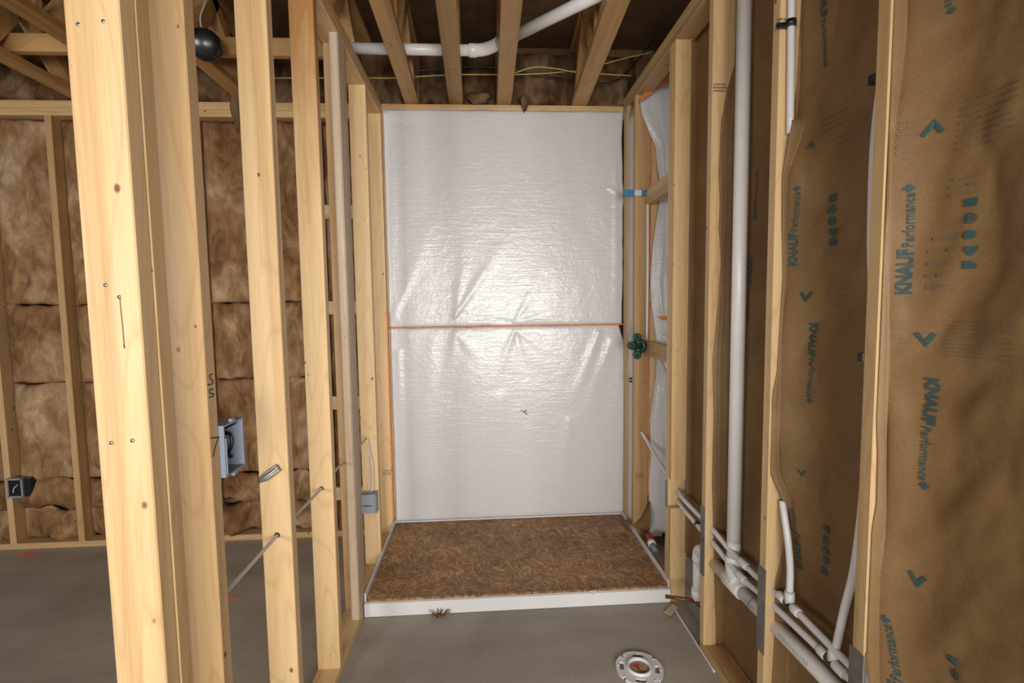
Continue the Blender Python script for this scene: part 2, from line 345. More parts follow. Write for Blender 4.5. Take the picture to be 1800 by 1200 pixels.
truss(1.175, 1.272, 'rightmost floor truss with a large knot, angled over the shower', sk=.045, phase=.1)
sb = MB().box(-2.4, -.155, -.475, -.437, 2.7655, 2.853, 0, .002, 4, .002).build('strongback_brace', TX); tag(sb, 'horizontal bracing board laid across the left floor trusses', 'brace board')

# ---------------------------------------------------------------- shower: pan, board, sheets
PD = .852; PT = .083
pan = empty('shower_pan', (.75, -.43, 0), 'white acrylic shower base filling the alcove, covered with brown board', 'shower base')
MB().box(.008, W-.006, -PD, -.012, .0, PT-.013, 0, .004).build('body', ACR, pan)
for nm, b_ in (('side_flange', (.004, .012, -PD+.01, -.012, .0, .112)), ('side_flange', (W-.010, W-.002, -PD+.01, -.012, .0, .108)), ('back_flange', (.012, W-.012, -.011, -.004, .0, .092))):
    MB().box(*b_, 1 if 'side' in nm else 0, .001).build(nm, ACR, pan)
MB().box(.006, W-.004, -PD-.008, -PD, 0.001, PT-.014, 0, .003).build('front_lip', ACR, pan)
ob = MB().box(.014, W-.014, -PD+.002, -.013, PT-.012, PT, 0, .001).build('protection_board', OSB); tag(ob, 'brown strand board lying on the white shower base', 'board')

RIDGES = []
for (u0, v0, u1, v1, am, w0, w1) in ((690, 560, 755, 400, .007, .02, .06), (800, 556, 905, 400, .008, .012, .06), (800, 556, 820, 430, .006, .012, .05), (905, 566, 960, 470, .005, .01, .05), (905, 567, 800, 552, -.004, .01, .02), (905, 567, 1010, 540, .004, .01, .04),
        (905, 580, 872, 665, .006, .01, .045), (905, 580, 925, 660, -.005, .01, .04), (905, 580, 960, 615, .004, .008, .03), (800, 582, 790, 660, .005, .012, .05), (800, 582, 850, 640, .004, .012, .05), (1052, 585, 1010, 700, .008, .02, .05), (1075, 600, 1000, 800, .006, .03, .08), (760, 600, 742, 880, .004, .04, .08), (880, 700, 850, 890, .005, .04, .09), (1000, 740, 985, 890, .005, .03, .07),
        (1082, 300, 1084, 540, .006, .015, .03), (1070, 330, 1092, 345, .006, .008, .015), (690, 260, 692, 560, .005, .02, .03), (700, 620, 705, 880, .006, .02, .03), (690, 215, 760, 225, -.004, .02, .05)):
    A_, B_ = aY(u0, v0, -.015), aY(u1, v1, -.015); RIDGES.append((A_.x, A_.z, B_.x, B_.z, am, w0, w1, v0 < 571))
def sheet_wrinkle(x, z):
    d = .008*F3(x*1.3, 3.1, z*.6, 2)+.002*math.sin(x*13+2.2*N3(x*1.5, 0, z*1.1))+.0012*F3(x*9, 2.2, z*5, 3)
    for x0, z0, x1, z1, am, w0, w1, upper in RIDGES:
        if (z > 1.349) != upper: continue
        dx, dz = x1-x0, z1-z0; L2 = dx*dx+dz*dz; t = ((x-x0)*dx+(z-z0)*dz)/L2
        if t < -.1 or t > 1.25: continue
        q = max(0, min(1, t)); px, pz = x0+dx*q, z0+dz*q; w = w0+(w1-w0)*q; r2 = (x-px)**2+(z-pz)**2
        if r2 > 9*w*w: continue
        d += am*math.exp(-r2/(w*w))*(1-.75*q)*.95
    return d
def sheet(za, zb, xa, xb, label, ends):
    def fn(s, t):
        z = za+(zb-za)*t; x0 = xa+ends(0, z); x1 = xb+ends(1, z); x = x0+(x1-x0)*s
        e = min(1, s/.03, (1-s)/.03); h = min(1, t/.012, (1-t)/.012)
        return (x, -.010-max(0, .008+sheet_wrinkle(x, z))*e*(.35+.65*h), z+(.004*N3(x*9, 4, 0) if t in (0, 1) else 0))
    o = MB().grid(fn, 150, 130).build('vapor_barrier_sheet', POLY, solid=.0008, off=0); tag(o, label, 'plastic sheet'); return o
def ends_up(side, z): return (.004*N3(1, 7, z*5) if side == 0 else .010*N3(2, 3, z*2.6)+.006*N3(2, 3, z*9))
def ends_lo(side, z): return (.006*N3(8, 7, z*4) if side == 0 else .012+.008*N3(5, 3, z*3)+.03*math.exp(-((z-.75)/.45)**2)-.045*max(0, (z-1.2)/.15))
sheet(1.352, 2.682, .008, W-.005, 'upper white plastic sheet on the shower back wall, above the orange seam', ends_up)
sheet(.094, 1.346, .010, W-.004, 'lower white plastic sheet on the shower back wall, below the orange seam', ends_lo)
pts = [(x, -.016-.004*N3(x*8, 1, 1), 1.349+.003*N3(x*5, 2, 2)-.006*(1-x/1.5)*0) for x in [0.0+.05*i for i in range(31)]]
tag(MB().tube(pts, .0055, 6, radii=[.004+.0035*abs(N3(p[0]*11, 4, 4)) for p in pts]).build('sealant_bead', ORANGE), 'thin orange sealant seam running across the white back sheets', 'sealant')
pts = [(-.001+.002*N3(z*9, 2, 0), -.046-.002*N3(z*7, 0, 3), z) for z in [.10+.05*i for i in range(28)]]
tag(MB().tube(pts, .005, 6, radii=[.0035+.005*abs(N3(p[2]*8, 1, 9)) for p in pts]).build('sealant_bead', ORANGE), 'vertical orange sealant line on the left edge of the lower sheet', 'sealant')
tear = aY(921, 724, -.03)
t_ = empty('sheet_tear_mark', tear, 'small dark scuffed tear low on the white back sheet', 'tear mark')
for a, b_ in (((916, 721), (921, 724)), ((921, 724), (926, 721)), ((921, 723), (927, 729))):
    A = aY(*a, -.031); B = aY(*b_, -.031); MB().tube([A, B], .0018, 5).build('scuff', MARK, t_)

# right end of the shower
def strip(name, fn, nu, nv, mat, label, cat, solid=.001): return tag(MB().grid(fn, nu, nv).build(name, mat, solid=solid, off=0), label, cat)
strip('vapor_barrier_strip', lambda s, t: (W+.006+.003*N3(s*3, t*9, 1), -.098-s*.112, .06+t*2.57), 4, 40, POLY, 'narrow white plastic strip between the two corner studs', 'plastic strip')
EDGE = [(1125, 177), (1128, 200), (1140, 231), (1152, 258), (1155, 292), (1159, 315), (1159, 354), (1152, 398), (1146, 440), (1143, 500), (1145, 540), (1148, 558), (1152, 595), (1154, 627), (1153, 657), (1148, 695), (1142, 738), (1143, 780), (1144, 800), (1140, 842), (1141, 880), (1137, 910), (1136, 935)]
XP = W+.105
et = []
for u, v in EDGE:
    p = aY(u, v, -.257); et.append((p.z, p.x))
zlo, zhi = min(a for a, b in et), max(a for a, b in et)
def wp(s, t):
    z = zlo+(zhi-zlo)*t; xe = lerp_table(et, z)
    if s < .5:
        q = s/.5; p = Vector((xe+(W+.205-xe)*q, -.257-.02*q-.010*math.sin(math.pi*q)*(1+N3(q*3, 2, z*4))-.012*abs(F3(q*2+z*.8, 5, z*1.7, 2))*min(1, q*6), z))
    else:
        q = (s-.5)/.5; p = Vector((W+.205+.02*q, -.277-.488*q, z))
    if t == 1: p.z += .16*min(1, s/.5)
    return p
strip('vapor_barrier_sheet', wp, 40, 120, POLY, 'wavy edged white plastic sheet behind the valve, between the shower end studs', 'plastic sheet')
pt = [aY(u, v, -.292) for u, v in ((1125, 180), (1138, 170), (1155, 158), (1178, 142))]
pb = [aY(u, v, -.288) for u, v in ((1126, 172), (1137, 158), (1154, 144), (1178, 128))]
tag(MB().add([q for pr in zip(pt, pb) for q in pr], [(2*i, 2*i+1, 2*i+3, 2*i+2) for i in range(3)]).build('sealant_tape', ORANGE, solid=.004), 'orange tape along the top of the white sheet near the ceiling corner', 'tape')
pt = [(u, v) for u, v in ((1157, 556), (1166, 555), (1176, 556), (1176, 563), (1165, 562), (1161, 561))]
tag(MB().prism([aY(u, v, -.30) for u, v in pt], (0, .003, 0)).build('sealant_tape', ORANGE, fix=True), 'short orange tape piece on the white sheet above the valve', 'tape')
pts = [(W+.0925+.002*N3(z*6, 3, 3), -.2515, z) for z in [.3+.06*i for i in range(39)]]
tag(MB().tube(pts, .004, 6, radii=[.0035+.005*abs(N3(p[2]*5, 7, 7)) for p in pts]).build('sealant_bead', ORANGE), 'vertical orange sealant line on the stud beside the green valve', 'sealant')
# blue taped bracket
zz = 2.126; yb_ = -.262
br = empty('taped_bracket', (1.49, yb_, zz-.02), 'blue taped bar bridging the sheet edge and the riser', 'bracket')
def seg(x0, x1, mat, nm, r=.018): MB().box(x0, x1, yb_-.006, yb_+.006, zz-r, zz+r, 0, .002).build(nm, mat, br)
seg(1.433, 1.494, BLUE, 'blue_tape'); seg(1.4945, 1.536, TAPEW, 'clear_tape', .0165); seg(1.5365, 1.562, BLUE, 'blue_tape')
MB().tube([(1.556, yb_, zz), (1.585, yb_, zz)], .011, 10).build('elbow', STEEL, br)
for k in (-1, 1): MB().tube([(1.58, yb_-.008, zz+.012*k), (1.58, yb_-.008, zz+.026*k)], .005, 6).build('screw', BLACK, br)
# riser + valve
rs = MB().tube(spline([(W+.068, -.272, 2.10), (W+.070, -.272, 1.7), (W+.069, -.272, 1.27)]), .0085, 10).build('riser_pipe', PEX); tag(rs, 'thin white vertical pipe from the green valve up to the blue tape', 'pipe')
vc = aY(1120, 608, -.285)
va = empty('shower_valve', (vc.x, vc.y, vc.z-.06), 'dark green plastic shower valve body on the corner stud', 'valve')
MB().lathe([(0, -.02), (.034, -.02), (.044, -.012), (.046, .0), (.040, .012), (.026, .016), (.022, .008), (0, .006)], (vc.x+.012, vc.y, vc.z), (-.55, -.83, 0), 22).build('body', GREEN, va)
for dx, dz in ((-.004, .052), (-.004, -.052), (-.038, .004)):
    MB().lathe([(0, -.014), (.020, -.014), (.025, -.006), (.025, .008), (.018, .014), (.012, .013), (.010, .004), (0, .004)], (vc.x+dx, vc.y-.012, vc.z+dz), (-.35, -1, 0), 14).build('lobe', GREEN, va)
for dz in (.05, -.05): MB().tube([(vc.x+.01, vc.y, vc.z), (vc.x-.002, vc.y-.004, vc.z+dz)], .021, 10).build('arm', GREEN, va)
MB().tube([(vc.x, vc.y, vc.z), (vc.x+.075, vc.y+.005, vc.z)], .011, 8).build('port', BLACK, va)
MB().box(vc.x-.034, vc.x-.028, vc.y+.006, vc.y+.03, vc.z+.03, vc.z+.105, 2, .001).build('bracket', STEEL, va)
sp = spline([(vc.x+.06, vc.y-.002, vc.z-.004), (W+.085, -.33, vc.z-.012), (W+.088, -.45, vc.z-.075), (W+.086, -.60, vc.z-.19), (W+.07, -.76, vc.z-.33)])
tag(MB().tube(sp, .0105, 10).build('supply_pipe', PEX), 'white pipe curving down from the green valve behind the stud pair', 'pipe')
sp = spline([(W+.045, -.252, .70), (W+.06, -.33, .655), (W+.062, -.5, .60), (W+.055, -.77, .555)])
tag(MB().tube(sp, .0105, 10).build('supply_pipe', PEX), 'white pipe sloping down across the shower end wall above the board', 'pipe')
cp = aY(1108, 668, -.24); c_ = empty('pipe_clip', (W+.01, -.24, cp.z-.01), 'small black clip at the lower sheet edge under the valve', 'clip')
for dz in (-.008, .010): MB().tube([(cp.x-.006, -.236, cp.z+dz), (cp.x+.010, -.236, cp.z+dz)], .006, 8).build('jaw', BLACK, c_)
# curled kraft flap and red capped stub in the pan corner
_t0, _t1, _t2, _t3 = aZ(1093, 920, .10), aZ(1108, 905, .11), aY(1142, 880, -.27), aY(1137, 938, -.30)
def flap(s, t):
    p = _t0.lerp(_t1, t).lerp(_t3.lerp(_t2, t), s); p.y -= .05*math.sin(math.pi*t)*s+.02*math.sin(math.pi*s); p.z += .02*math.sin(math.pi*s)*(1-t)+.006*N3(s*4, t*4, 2); return p
tag(MB().grid(flap, 14, 14).build('kraft_flap', KRAFT, solid=.0008), 'curled brown paper flap in the back right corner of the base', 'paper flap')
rc = aX(1143, 955, W+.03)
st = empty('capped_stub', (W+.035, rc.y, .02), 'red and white capped pipe stub behind the shower base right edge', 'pipe stub')
d_ = Vector((0, -1, -.35)).normalized(); o_ = Vector((W+.04, rc.y+.06, rc.z+.02))
MB().tube([o_, o_+d_*.05], .020, 12).build('red_cap', RED, st); MB().tube([o_+d_*.05, o_+d_*.075], .024, 12).build('collar', PVC, st); MB().tube([o_+d_*.075, o_+d_*.13], .018, 12).build('stub', GREYBOX, st)

# ---------------------------------------------------------------- kraft faced batts on the right wall
def conv(tab, Yp): return [(p.z, p.x) for p in (aY(u, v, Yp) for u, v in tab)]
A2 = conv([(1292, 60), (1292, 110), (1277, 160), (1267, 217), (1263, 300), (1265, 360), (1263, 400), (1267, 460), (1263, 517), (1252, 633), (1254, 733), (1252, 797), (1251, 850), (1253, 920), (1256, 1060), (1258, 1100)], -1.218)
D2 = conv([(1294, 60), (1292, 110), (1283, 160), (1274, 240), (1273, 333), (1270, 450), (1268, 540), (1263, 613), (1262, 700), (1262, 815), (1264, 920)], -1.218)
A3 = conv([(1408, 0), (1400, 150), (1395, 187), (1383, 213), (1378, 250), (1373, 317), (1373, 397), (1375, 483), (1372, 533), (1367, 617), (1365, 653), (1355, 700), (1352, 733), (1350, 780), (1353, 832), (1365, 867), (1377, 910), (1381, 930), (1370, 990), (1362, 1018), (1361, 1112), (1356, 1196)], -1.653)
D3 = conv([(1412, 0), (1405, 150), (1402, 187), (1400, 227), (1387, 283), (1380, 367), (1379, 400), (1380, 483), (1377, 540), (1370, 633), (1366, 733), (1366, 780), (1370, 840), (1381, 870), (1390, 930), (1388, 1000)], -1.653)
A4 = conv([(1567, 0), (1563, 57), (1552, 133), (1544, 187), (1543, 213), (1540, 267), (1537, 333), (1539, 397), (1537, 420), (1542, 483), (1543, 550), (1539, 573), (1538, 667), (1540, 767), (1541, 797), (1539, 885), (1532, 927), (1525, 990), (1520, 1060), (1518, 1095), (1521, 1147), (1527, 1196)], -2.064)
D4 = conv([(1592, 0), (1590, 60), (1580, 140), (1572, 193), (1560, 267), (1557, 333), (1555, 397), (1557, 540), (1557, 797), (1553, 937), (1542, 1007), (1541, 1077), (1542, 1197)], -2.064)
BAYS = {1: (-.8465, -1.178, None, None, .100), 2: (-1.219, -1.613, A2, D2, .098), 3: (-1.654, -2.025, A3, D3, .092), 4: (-2.065, -2.62, A4, D4, .085)}
def fold(b, z):
    Yf, Yn, A, D, P = BAYS[b]
    if D is None: return W+P-.004
    d = max(lerp_table(D, z), lerp_table(A, z)+.004)
    if b in (2, 3) and z < .72: d = max(d, W+.078*min(1, (.72-z)/.06)+d*0) if z > .66 else max(d, W+.078)
    return min(d, W+P)
def paperX(b, y, z):
    Yf, Yn, A, D, P = BAYS[b]; u = max(0, Yf-y); d = fold(b, z); n = max(0, y-Yn)
    k = 1-math.exp(-u/.05); wr_ = .013*F3(y*3.2+b*7, z*1.5, b, 2)
    r = noise.fractal(Vector((y*5+b*3+z*2.1, z*3.0-y*1.5, b*2.)), 1., 2., 3); wr_ += (.017 if b > 2 else .009)*(.3-abs(r))
    wr_ += .010*math.sin(z*2.2+b*2)*math.sin(math.pi*min(1, u/(Yf-Yn)))
    x = W+P-(W+P-d)*(1-k)+wr_*k*(1.25 if b > 2 else .7)
    if b > 1: x -= (.017 if b > 2 else .006)*(u/.028)*math.exp(1-u/.028)*(.75+.5*N3(z*4, b, 2))*(0 if b == 3 and z < .75 else 1)
    lim = W+.076 if b in (2, 3) else (W+.08 if b == 1 else W+.03)
    if b in (2, 3) and u > .02: x = max(x, lim-.002) if z < .70 or b == 2 else x
    return x
BZ = [(aY(1390, 205, -1.667).z, -1, .16), (aY(1380, 905, -1.69).z, 1, .12)]
def bulge(b, z):
    if b != 3: return 0.
    r = 0.
    for z0, sg, L in BZ:
        q = (z-z0)*sg
        if 0 < q < L: r = max(r, .032*min(1, q/.015)*(1-q/L)**.7)
    return r
def make_batt(b, label):
    Yf, Yn, A, D, P = BAYS[b]; zt = ZR-.004; zl = T+.002 if b != 1 else .245
    nu, nz = 64, 170
    def fn(s, t):
        z = zl+(zt-zl)*t; i = round(s*nu)
        if i <= 5:
            a = lerp_table(A, z) if A else W+.072; a = max(W+.004, min(a, W+.087)); d = fold(b, z); q = i/5
            return (a+(d-a)*q, Yf-.0012-bulge(b, z)-.003*q*q-.004*math.sin(math.pi*q)*(.5+.5*N3(z*6, b, 1)), z)
        q = (i-5)/(nu-5); q = q**1.35; y = Yf-.005-(Yf-.006-Yn)*q; y -= bulge(b, z)*math.exp(-q*9)*(1-q)
        return (paperX(b, y, z), y, z)
    o = MB().grid(fn, nu, nz).build('kraft_faced_batt', KRAFT, solid=.0012, off=0)
    return tag(o, label, 'insulation batt', 'paper faced insulation between right wall studs')
batt = {1: make_batt(1, 'narrow brown paper faced batt just right of the shower front studs'),
        2: make_batt(2, 'brown paper faced batt behind the tall white vent pipe'),
        3: make_batt(3, 'brown printed paper batt above the pair of white water pipes'),
        4: make_batt(4, 'wide brown printed paper batt at the right edge of the view')}
# exposed fibre behind the gap left of the third stud
def fib_gap(s, t): z = .5+1.0*t; return (W+.020+.05*s+.008*F3(s*3, z*9, 3, 3), -1.611+.05*s*(.3+.7*math.sin(math.pi*t))+.004*F3(1, z*7, s, 2), z)
tag(MB().grid(fib_gap, 8, 60).build('loose_insulation', FIB, solid=.004), 'ragged brown fibre sliver bulging left of the third right stud', 'insulation')

# print on the paper: flat ink shapes laid onto the paper surface
def text_mesh(body, size, off=0.):
    c = bpy.data.curves.new('print', 'FONT'); c.body = body; c.size = size; c.offset = off; c.resolution_u = 2
    o = bpy.data.objects.new('print', c); COL.objects.link(o); dg = bpy.context.evaluated_depsgraph_get()
    me = bpy.data.meshes.new_from_object(o.evaluated_get(dg)); bpy.data.objects.remove(o)
    bm = bmesh.new(); bm.from_mesh(me); bpy.data.meshes.remove(me); bmesh.ops.triangulate(bm, faces=bm.faces)
    vs = [(v.co.x, v.co.y) for v in bm.verts]; fs = [tuple(v.index for v in f.verts) for f in bm.faces]; bm.free(); return vs, fs
INKMESH = {b: [] for b in BAYS}
def stamp(b, vs, fs, name='print', mat=None, lift=.0042):
    vs = [(min(y, BAYS[b][0]-.014), z) for y, z in vs]
    me = MB(); P = [Vector((paperX(b, y, z)-lift, y, z)) for y, z in vs]
    # normals must face the room (-X)
    F = []
    for f in fs:
        n = (P[f[1]]-P[f[0]]).cross(P[f[2]]-P[f[0]]); F.append(f if n.x < 0 else f[::-1])
    me.add(P, F); return me.build(name, mat or INK, batt[b])
def onp(b, u, v): p = aX(u, v, W+BAYS[b][4]); return Vector((p.y, p.z))
_tk = text_mesh('KNAUF', 1., .045); _tp = text_mesh('Performance', 1., .012)
def width(t): return max(v[0] for v in t[0])
def brand(b, p0, p1, mat=None, cross=True, parts=3):
    a, e = onp(b, *p0), onp(b, *p1); L = (e-a).length; d = (e-a)/L; n = Vector((-d.y, d.x))
    # reading direction d; glyph up must be chosen so text is not mirrored seen from the room (Y decreases to the right)
    n = Vector((d.y, -d.x))*-1 if False else n
    n = -n                                        # seen from -X side, +Y points left: mirror
    w1, w2 = width(_tk), width(_tp); s1, s2 = 1.12, .84; tot = w1*s1+.12+w2*s2+.08+.62; k = L/tot
    def lay(t, x0, sc): return [tuple(a+d*((x0+x*sc)*k)+n*(y*sc*k)) for x, y in t[0]], t[1]
    if parts & 1: stamp(b, *lay(_tk, 0, s1), mat=mat)
    if parts & 2: stamp(b, *lay(_tp, w1*s1+.12, s2), mat=mat)
    if cross:
        c = a+d*((tot-.32)*k)+n*(.33*k); q = .30*k; r = .11*k
        P = [(-q, -r), (-r, -r), (-r, -q), (r, -q), (r, -r), (q, -r), (q, r), (r, r), (r, q), (-r, q), (-r, r), (-q, r)]
        stamp(b, [tuple(c+d*x+n*y) for x, y in P], [(0, 1, 10), (0, 10, 11), (2, 3, 8), (2, 8, 9), (4, 5, 6), (4, 6, 7), ], name='cross_mark', mat=mat)
def icons(b, pts, size=.018, mat=None):
    for k, (u, v) in enumerate(pts):
        c = onp(b, u, v); s = size*(.95+.1*(k % 2)); kind = k % 5
        if kind == 0: P = [(-1, -.8), (1, -.8), (1, .8), (-1, .8)]; F = [(0, 1, 2), (0, 2, 3)]
        elif kind == 1:
            P = [(math.cos(i*.5236)*r, math.sin(i*.5236)*r) for r in (1, .72) for i in range(12)]+[(-.35, -.4), (.35, -.4), (.35, .4), (-.35, .4)]
            F = [(i, (i+1) % 12, 12+(i+1) % 12, 12+i) for i in range(12)]+[(24, 25, 26, 27)]
        elif kind == 2: P = [(math.cos(i*.5236)*.95, math.sin(i*.5236)*.95) for i in range(12)]; F = [tuple(range(12))]
        elif kind == 3: P = [(-.9, .8), (.9, .8), (.8, -.1), (0, -1), (-.8, -.1)]; F = [(0, 1, 2, 3, 4)]
        else: P = [(-1, -.8), (1, -.8), (1, .8), (-.3, .8), (-.3, .3), (-1, .3)]; F = [(0, 1, 2, 3, 4, 5)]
        stamp(b, [(c.x+x*s, c.y+y*s) for x, y in P], F, name='pictogram', mat=mat)
def lines(b, u0, v0, u1, v1, n, mat=None):
    A, B = onp(b, u0, v0), onp(b, u1, v1); vs = []; fs = []
    for i in range(n):
        z = A.y+(B.y-A.y)*(i+.5)/n; h = abs(B.y-A.y)/n*.13; x1 = B.x if i % 4 != 3 else B.x+(A.x-B.x)*.3; m = 10
        for j in range(m):
            if (i*7+j*3) % 11 == 0: continue
            ya, yb = A.x+(x1-A.x)*j/m, A.x+(x1-A.x)*(j+.93)/m; q = len(vs)
            vs += [(ya, z-h), (yb, z-h), (yb, z+h), (ya, z+h)]; fs.append((q, q+1, q+2, q+3))
    stamp(b, vs, fs, name='fine_print', mat=mat or INKF, lift=.0036)
def tick(b, u, v, s=.02, flip=False):
    c = onp(b, u, v); k = -1 if flip else 1
    P = [(-.9, .5*k), (-.55, .75*k), (0, -.15*k), (.55, .75*k), (.9, .5*k), (0, -.95*k)]
    stamp(b, [(c.x+x*s, c.y+y*s) for x, y in P], [(0, 1, 2, 5), (2, 3, 4, 5)], name='tick_mark')
brand(4, (1636, 517), (1648, 322)); brand(4, (1652, 662), (1637, 857)); brand(4, (1612, 1290), (1600, 1083))
icons(4, [(1720, 355), (1719, 383), (1718, 412), (1719, 440), (1717, 465)], .0105); icons(4, [(1597, 697), (1595, 718), (1593, 742), (1593, 768), (1591, 792)], .0085); icons(4, [(1680, 1160), (1682, 1185)], .0095); icons(4, [(1625, 12)], .0095)
lines(4, 1562, 560, 1628, 625, 10); lines(4, 1682, 562, 1796, 640, 10); lines(4, 1575, 235, 1645, 282, 7); lines(4, 1702, 175, 1796, 238, 8); lines(4, 1660, 410, 1700, 515, 5); lines(4, 1690, 310, 1735, 340, 3)
tick(4, 1650, 595); tick(4, 1667, 225, flip=True); tick(4, 1632, 1018); brand(4, (1690, -150), (1681, 28))
brand(3, (1424, 467), (1431, 325)); brand(3, (1436, 567), (1430, 708)); brand(3, (1412, 1003), (1411, 880)); brand(3, (1462, -28), (1457, 120))
icons(3, [(1468, 348), (1468, 368), (1467, 388), (1466, 408), (1466, 425)], .014); icons(3, [(1402, 597), (1401, 614), (1400, 630), (1399, 647), (1398, 665)], .013); icons(3, [(1451, 930), (1450, 950), (1449, 968), (1448, 986), (1447, 1004)], .013)
lines(3, 1398, 495, 1420, 540, 8); lines(3, 1455, 495, 1492, 540, 8); lines(3, 1455, 205, 1490, 250, 6); tick(3, 1433, 520); tick(3, 1442, 255, .014, True); tick(3, 1423, 830, .014)
brand(2, (1315, 452), (1312, 565)); brand(2, (1328, 385), (1330, 300)); lines(2, 1314, 590, 1332, 628, 7)
icons(2, [(1303, 735), (1303, 752), (1303, 770), (1302, 788)], .012)
brand(1, (1217, 312), (1217, 420), mat=INKF); icons(1, [(1220, 535), (1220, 553), (1220, 568), (1219, 585)], .012, INKF); brand(1, (1217, 755), (1218, 665), mat=INKF); lines(1, 1214, 625, 1230, 650, 4)

# ---------------------------------------------------------------- plumbing on the right wall
XD = W+.040
vt = empty('vent_pipe', (XD+.006, -1.36, .46), 'tall white plastic vent pipe in front of the brown paper', 'pipe')
MB().tube([(XD+.006, -1.358, 2.685), (XD+.006, -1.36, .50)], .0255, 18).build('pipe', PVC, vt)
MB().tube([(XD+.006, -1.36, .56), (XD+.006, -1.36, .50)], .0255, 18).build('socket', PVC, vt)
MB().tube(spline([(XD+.006, -1.36, .50), (XD+.005, -1.365, .465), (XD, -1.385, .44), (XD, -1.41, .425)], 5), .031, 18).build('wye_branch', PVC, vt)
def dz(y): return .412-.055*(y+1.6)/1.0*-1*0+.412*0+(-.045)*(y+1.6)
dr = empty('drain_pipe', (XD, -1.6, .36), 'thick white drain pipe running low through the right wall studs', 'pipe')
MB().tube([(XD, -1.175, dz(-1.175)), (XD, -2.5, dz(-2.5))], .0245, 18).build('pipe', PVC, dr)
MB().tube([(XD, -1.33, dz(-1.33)), (XD, -1.335, dz(-1.335)), (XD, -1.44, dz(-1.44)), (XD, -1.445, dz(-1.445))], .031, 18, radii=[.027, .031, .031, .027]).build('wye_fitting', PVC, dr)
MB().tube([(XD, -1.52, dz(-1.5)), (XD, -1.53, dz(-1.5))], .0255, 18).build('printed_band', GREYBOX, dr)
el = spline([(XD, -1.19, dz(-1.19)), (XD, -1.12, dz(-1.13)), (XD, -1.085, .375), (XD, -1.075, .33)], 5)
MB().tube(el, .030, 16).build('elbow', PVC, dr); MB().tube([(XD, -1.075, .335), (XD, -1.075, .16)], .0245, 16).build('drop_leg', PVC, dr); MB().tube([(XD, -1.075, .20), (XD, -1.075, .15)], .030, 16).build('coupling', PVC, dr)
for body_, y_ in (('III IIIII III II III I-I II III-II', -1.70), ('III IIII III II', -1.50)):
    vs, fs = text_mesh(body_, .016); me = MB(); k = .0250
    P = []
    for x, y in vs:
        a = math.radians(62)-y/k*1.0+math.radians(25); yy = y_-x
        P.append(Vector((XD-k*math.sin(a), yy, dz(yy)+k*math.cos(a))))
    F = []
    for f in fs:
        n = (P[f[1]]-P[f[0]]).cross(P[f[2]]-P[f[0]]); cpt = P[f[0]]-Vector((XD, P[f[0]].y, dz(P[f[0]].y))); F.append(f if n.dot(cpt) > 0 else f[::-1])
    me.add(P, F); me.build('printed_lettering', GREYBOX, dr)
XPX = W+.026
up = empty('water_pipe', (XPX, -1.5, .53), 'upper white water pipe with a tee, running through the right wall studs', 'pipe')
MB().tube(spline([(W+.05, -.80, .553), (XPX, -.95, .555), (XPX, -1.22, .548), (XPX, -1.4, .530), (XPX, -1.62, .535), (XPX, -1.75, .546), (XPX, -2.0, .541), (XPX, -2.5, .538)]), .0108, 12).build('pipe', PEX, up)
def fit(par, y, z, L=.05, r=.0145, nm='fitting', mat=None): MB().tube([(XPX, y+L/2, z), (XPX, y+L/2-.004, z), (XPX, y-L/2+.004, z), (XPX, y-L/2, z)], r, 12, radii=[r*.9, r, r, r*.9]).build(nm, mat or PEX, par)
fit(up, -1.47, .531); fit(up, -1.735, .545, .03, .0125, 'crimp_ring', BLACK); fit(up, -1.77, .546, .03); fit(up, -1.70, .546, .03)
MB().tube([(XPX+.002, -1.735, .548), (XPX+.002, -1.733, .585)], .0145, 12).build('tee_branch', PEX, up)
p1 = aX(1381, 900, W+.055)
MB().tube(spline([Vector((XPX+.002, -1.733, .56)), aY(1389, 1000, -1.722), aY(1385, 950, -1.71), aY(1379, 908, -1.688), aY(1375, 880, -1.670)]), .0105, 12).build('branch_riser', PEX, up)
lo = empty('water_pipe', (XPX, -1.5, .48), 'lower white water pipe just above the drain pipe', 'pipe')
MB().tube(spline([(W+.05, -.80, .500), (XPX, -.95, .507), (XPX, -1.22, .493), (XPX, -1.44, .473), (XPX, -1.62, .488), (XPX, -1.77, .497), (XPX, -2.0, .505), (XPX, -2.5, .51)]), .0108, 12).build('pipe', PEX, lo)
fit(lo, -1.46, .474); fit(lo, -1.085, .503, .022, .0125, 'crimp_ring', BLACK); fit(lo, -1.13, .501, .05); fit(lo, -1.92, .502, .035, .0125, 'crimp_ring', BLACK); fit(lo, -1.955, .503, .04); fit(lo, -1.89, .502, .03)
MB().tube([(XPX+.002, -1.925, .505), (XPX+.004, -1.928, .545)], .0145, 12).build('tee_branch', PEX, lo)
MB().tube(spline([(XPX+.004, -1.928, .52), (W+.03, -1.955, .66), (W+.022, -1.998, .82), (W+.030, -2.008, 1.05), (W+.030, -2.010, 1.45), (W+.024, -2.006, 1.65), (W+.024, -2.006, 1.88), (W+.045, -2.008, 2.1)]), .0105, 12).build('branch_riser', PEX, lo)
